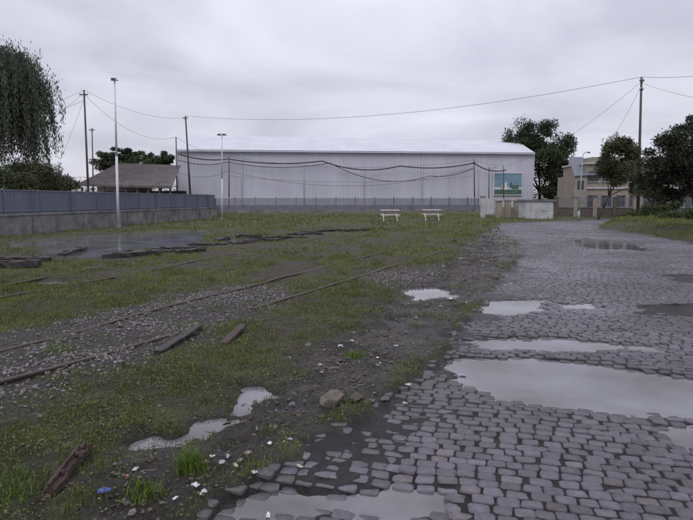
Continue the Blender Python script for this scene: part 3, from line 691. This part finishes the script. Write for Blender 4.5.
def house():
    par=empty('two_storey_building');Y=74;xl=Q(586,200,Y)[0];xr=Q(712,200,Y)[0];zt=Q(600,164,Y)[2]
    o=B();w=xr-xl;zr=3.2
    o.box(((xl+xr)/2,Y+4.2,zt/2),(w,8,zt),M_beige);o.box(((xl+xr)/2,Y+.12,zr),(w+.1,.22,.2),M_hut);o.box(((xl+xr)/2,Y+4.1,zt+.1),(w+.4,8.5,.22),M_hut)
    o.box(((xl+xr)/2+.5,Y+4.1,zt+.55),(w*.98,8.0,.7),M_beige);o.done('walls',par)
    o=B();n=9
    for i in range(n):
        x=xl+w*(i+.5)/n
        for z,h in((zt-1.6,1.3),(1.5,1.5)):
            o.box((x,Y+.18,z),(1.3,.06,h),M_glass);o.box((x,Y+.12,z-h/2-.06),(1.5,.2,.08),M_hut);o.box((x,Y+.13,z),(.05,.08,h),M_fence);o.box((x,Y+.15,z+h*.1),(1.28,.05,.04),M_fence)
    o.done('windows',par)
    x0=Q(574,200,Y)[0];sl_=mat('slate_roof',(.14,.15,.18),.6,.2,2)
    o=B();o.box(((x0+xl)/2-.01,Y+3,2.4),(xl-x0-.02,6,4.8),M_beige)
    zt2=Q(590,157,Y+4)[2]
    o.add([(x0-.2,Y-.3,4.75),(xl+w*.1,Y-.3,4.75+.2),(xl+w*.06,Y+4,zt2),(x0+.6,Y+4,zt2)],[(0,1,2,3)],sl_);o.box(((x0+xl)/2,Y-.03,3.6),(.8,.06,1.1),M_glass);o.done('side_wing',par)
house()
def bwall():
    a=Vector(Q(556,218,54)[:2]);b_=Vector(Q(720,218,50)[:2]);d=(b_-a).normalized();L=(b_-a).length;rz=math.atan2(d.y,d.x);par=empty('boundary_wall_with_railings')
    o=B();c=(a+b_)/2;o.box((c.x,c.y,.45),(L,.22,.9),M_brick,rz);o.box((c.x,c.y,.94),(L,.3,.07),M_conc,rz)
    n=int(L/1.7)
    for i in range(n+1):
        q=a+d*i*1.7;o.box((q.x,q.y,.95),(.36,.36,1.9),M_beige if i%3 else M_brick,rz);o.box((q.x,q.y,1.93),(.44,.44,.09),M_conc,rz)
    o.done('piers_and_wall',par);o=B()
    for i in range(int(L/.16)):
        q=a+d*i*.16;o.box((q.x,q.y,1.4),(.04,.03,.88),M_fence,rz)
    o.box((c.x,c.y,1.80),(L,.04,.04),M_fence,rz);o.done('iron_rails',par)
bwall()
def hut():
    par=empty('gatekeeper_hut');Y=47;xl,_,zt=Q(526,200,Y);xr=Q(553.5,200,Y)[0];w=xr-xl;c=(xl+xr)/2;zt=Q(530,201,Y)[2]
    o=B();o.box((c,Y+1,zt/2),(w,2,zt),M_hut);o.done('walls',par)
    o=B();o.box((c,Y+1,zt+.06),(w+.3,2.3,.12),M_conc);o.done('roof_slab',par)
    o=B();o.box((c-w*.2,Y-.03,zt*.45),(.5,.06,zt*.85),M_hut);o.box((c+w*.2,Y-.02,zt*.6),(.5,.05,.4),M_hut);o.done('door_and_shutter',par)
hut()
def gate():
    Y=50;o=B()
    for px,w,h in((483,.35,1.9),(499,.5,1.5),(508,.5,1.55),(517,.5,1.5),(524,.4,1.6)):
        x=Q(px,200,Y)[0];o.box((x,Y,h/2),(w,.4,h),M_hut if px<490 else M_beige);o.box((x,Y,h+.05),(w+.1,.5,.1),M_conc)
    x0=Q(496,200,Y)[0];x1=Q(526,200,Y)[0];o.box(((x0+x1)/2,Y+.1,.5),(x1-x0,.2,1.0),M_beige)
    o.done('gate_wall')
gate()
o=B();x0,x1=Q(484,200,62)[0],Q(528,200,62)[0];o.box(((x0+x1)/2,62,.9),(x1-x0,.25,1.8),M_hut)
for i in range(5): o.box((x0+(x1-x0)*i/4,61.85,.95),(.2,.2,1.95),M_hut)
o.done('white_garden_wall')
def picnic(px,Y):
    x=Q(px,200,Y)[0];par=empty('picnic_table');z=groundz(x,Y);o=B();wm=mat('pinkish_white_paint',(.62,.54,.54),.6,.15,4)
    for i in range(4): o.box((x,Y-.3+i*.2,z+.82),(1.4,.17,.05),wm)
    o.done('table_top',par,.008);o=B()
    for sy in(-.72,.72):
        for k_ in(-.09,.09): o.box((x,Y+sy+k_,z+.48),(1.4,.15,.045),wm)
    o.done('benches',par,.008);o=B()
    for sx_ in(-.5,.5):
        o.beam((x+sx_,Y-.62,z),(x+sx_,Y+.12,z+.8),.09,.07,wm);o.beam((x+sx_+.07,Y+.62,z),(x+sx_+.07,Y-.12,z+.8),.09,.07,wm)
        o.box((x+sx_+.14,Y,z+.43),(.06,1.65,.09),wm);o.box((x+sx_,Y,z+.78),(.06,.75,.05),wm)
        o.beam((x+sx_,Y,z+.4),(x+sx_*.2,Y,z+.78),.05,.06,wm)
    o.done('legs_and_braces',par)
picnic(390,42);picnic(431.5,43)
# ---------------- world & light
w=bpy.data.worlds.new('World');scene.world=w;w.use_nodes=True;nt=w.node_tree;N=nt.nodes;L=nt.links
bg=N['Background'];bg.inputs['Strength'].default_value=.1
sky=N.new('ShaderNodeTexSky');sky.sky_type='NISHITA';sky.sun_disc=False;sky.sun_elevation=math.radians(48);sky.sun_rotation=math.radians(200)
tc=N.new('ShaderNodeTexCoord')
def mth(op,a,b_=None,cl=False):
    n=N.new('ShaderNodeMath');n.operation=op;n.use_clamp=cl
    for i,v in enumerate((a,b_)):
        if v is None:continue
        if isinstance(v,(int,float)): n.inputs[i].default_value=v
        else: L.new(v,n.inputs[i])
    return n.outputs[0]
sp=N.new('ShaderNodeSeparateXYZ');L.new(tc.outputs['Generated'],sp.inputs[0])
z=mth('MAXIMUM',sp.outputs[2],0.0);den=mth('ADD',z,.18)
cb=N.new('ShaderNodeCombineXYZ');L.new(mth('DIVIDE',sp.outputs[0],den),cb.inputs[0]);L.new(mth('DIVIDE',sp.outputs[1],den),cb.inputs[1])
n1=N.new('ShaderNodeTexNoise');n1.inputs['Scale'].default_value=.9;n1.inputs['Detail'].default_value=7;n1.inputs['Roughness'].default_value=.5;n1.inputs['Distortion'].default_value=.5
L.new(cb.outputs[0],n1.inputs['Vector'])
rp=N.new('ShaderNodeValToRGB');e=rp.color_ramp.elements;e[0].position=.36;e[0].color=(.50,.50,.60,1);e[1].position=.66;e[1].color=(.74,.74,.84,1)
L.new(n1.outputs['Fac'],rp.inputs[0])
dv=N.new('ShaderNodeVectorMath');dv.operation='DOT_PRODUCT';L.new(tc.outputs['Generated'],dv.inputs[0])
bd=Vector(ray(430,105)).normalized();dv.inputs[1].default_value=bd
glow=mth('MULTIPLY',mth('POWER',mth('MAXIMUM',dv.outputs['Value'],0.0),30),.14)
zen=mth('MULTIPLY',mth('POWER',z,1.4),1.6)
k=mth('MULTIPLY',mth('ADD',mth('ADD',glow,zen),.94),10.0)
sc=N.new('ShaderNodeVectorMath');sc.operation='SCALE';L.new(rp.outputs[0],sc.inputs[0]);L.new(k,sc.inputs['Scale'])
mx=N.new('ShaderNodeMix');mx.data_type='RGBA';mx.inputs[0].default_value=.96;L.new(sky.outputs[0],mx.inputs[6]);L.new(sc.outputs[0],mx.inputs[7]);L.new(mx.outputs[2],bg.inputs['Color'])
sl=bpy.data.lights.new('sun','SUN');sl.energy=.95;sl.angle=math.radians(35);sl.color=(1,.98,.95)
so=bpy.data.objects.new('sun',sl);scene.collection.objects.link(so)
el=math.radians(48);az=math.radians(200);dirv=Vector((math.sin(az)*math.cos(el),math.cos(az)*math.cos(el),math.sin(el)))
so.rotation_euler=dirv.to_track_quat('Z','Y').to_euler()
cam=bpy.data.cameras.new('camera');cam.sensor_width=36;cam.lens=F/693*36;cam.clip_end=3000;cam.clip_start=.05
co=bpy.data.objects.new('camera',cam);scene.collection.objects.link(co);co.location=(0,0,CH);co.rotation_euler=(math.pi/2-TH,0,0);scene.camera=co
scene.view_settings.view_transform='Standard';scene.view_settings.look='None';scene.view_settings.exposure=0
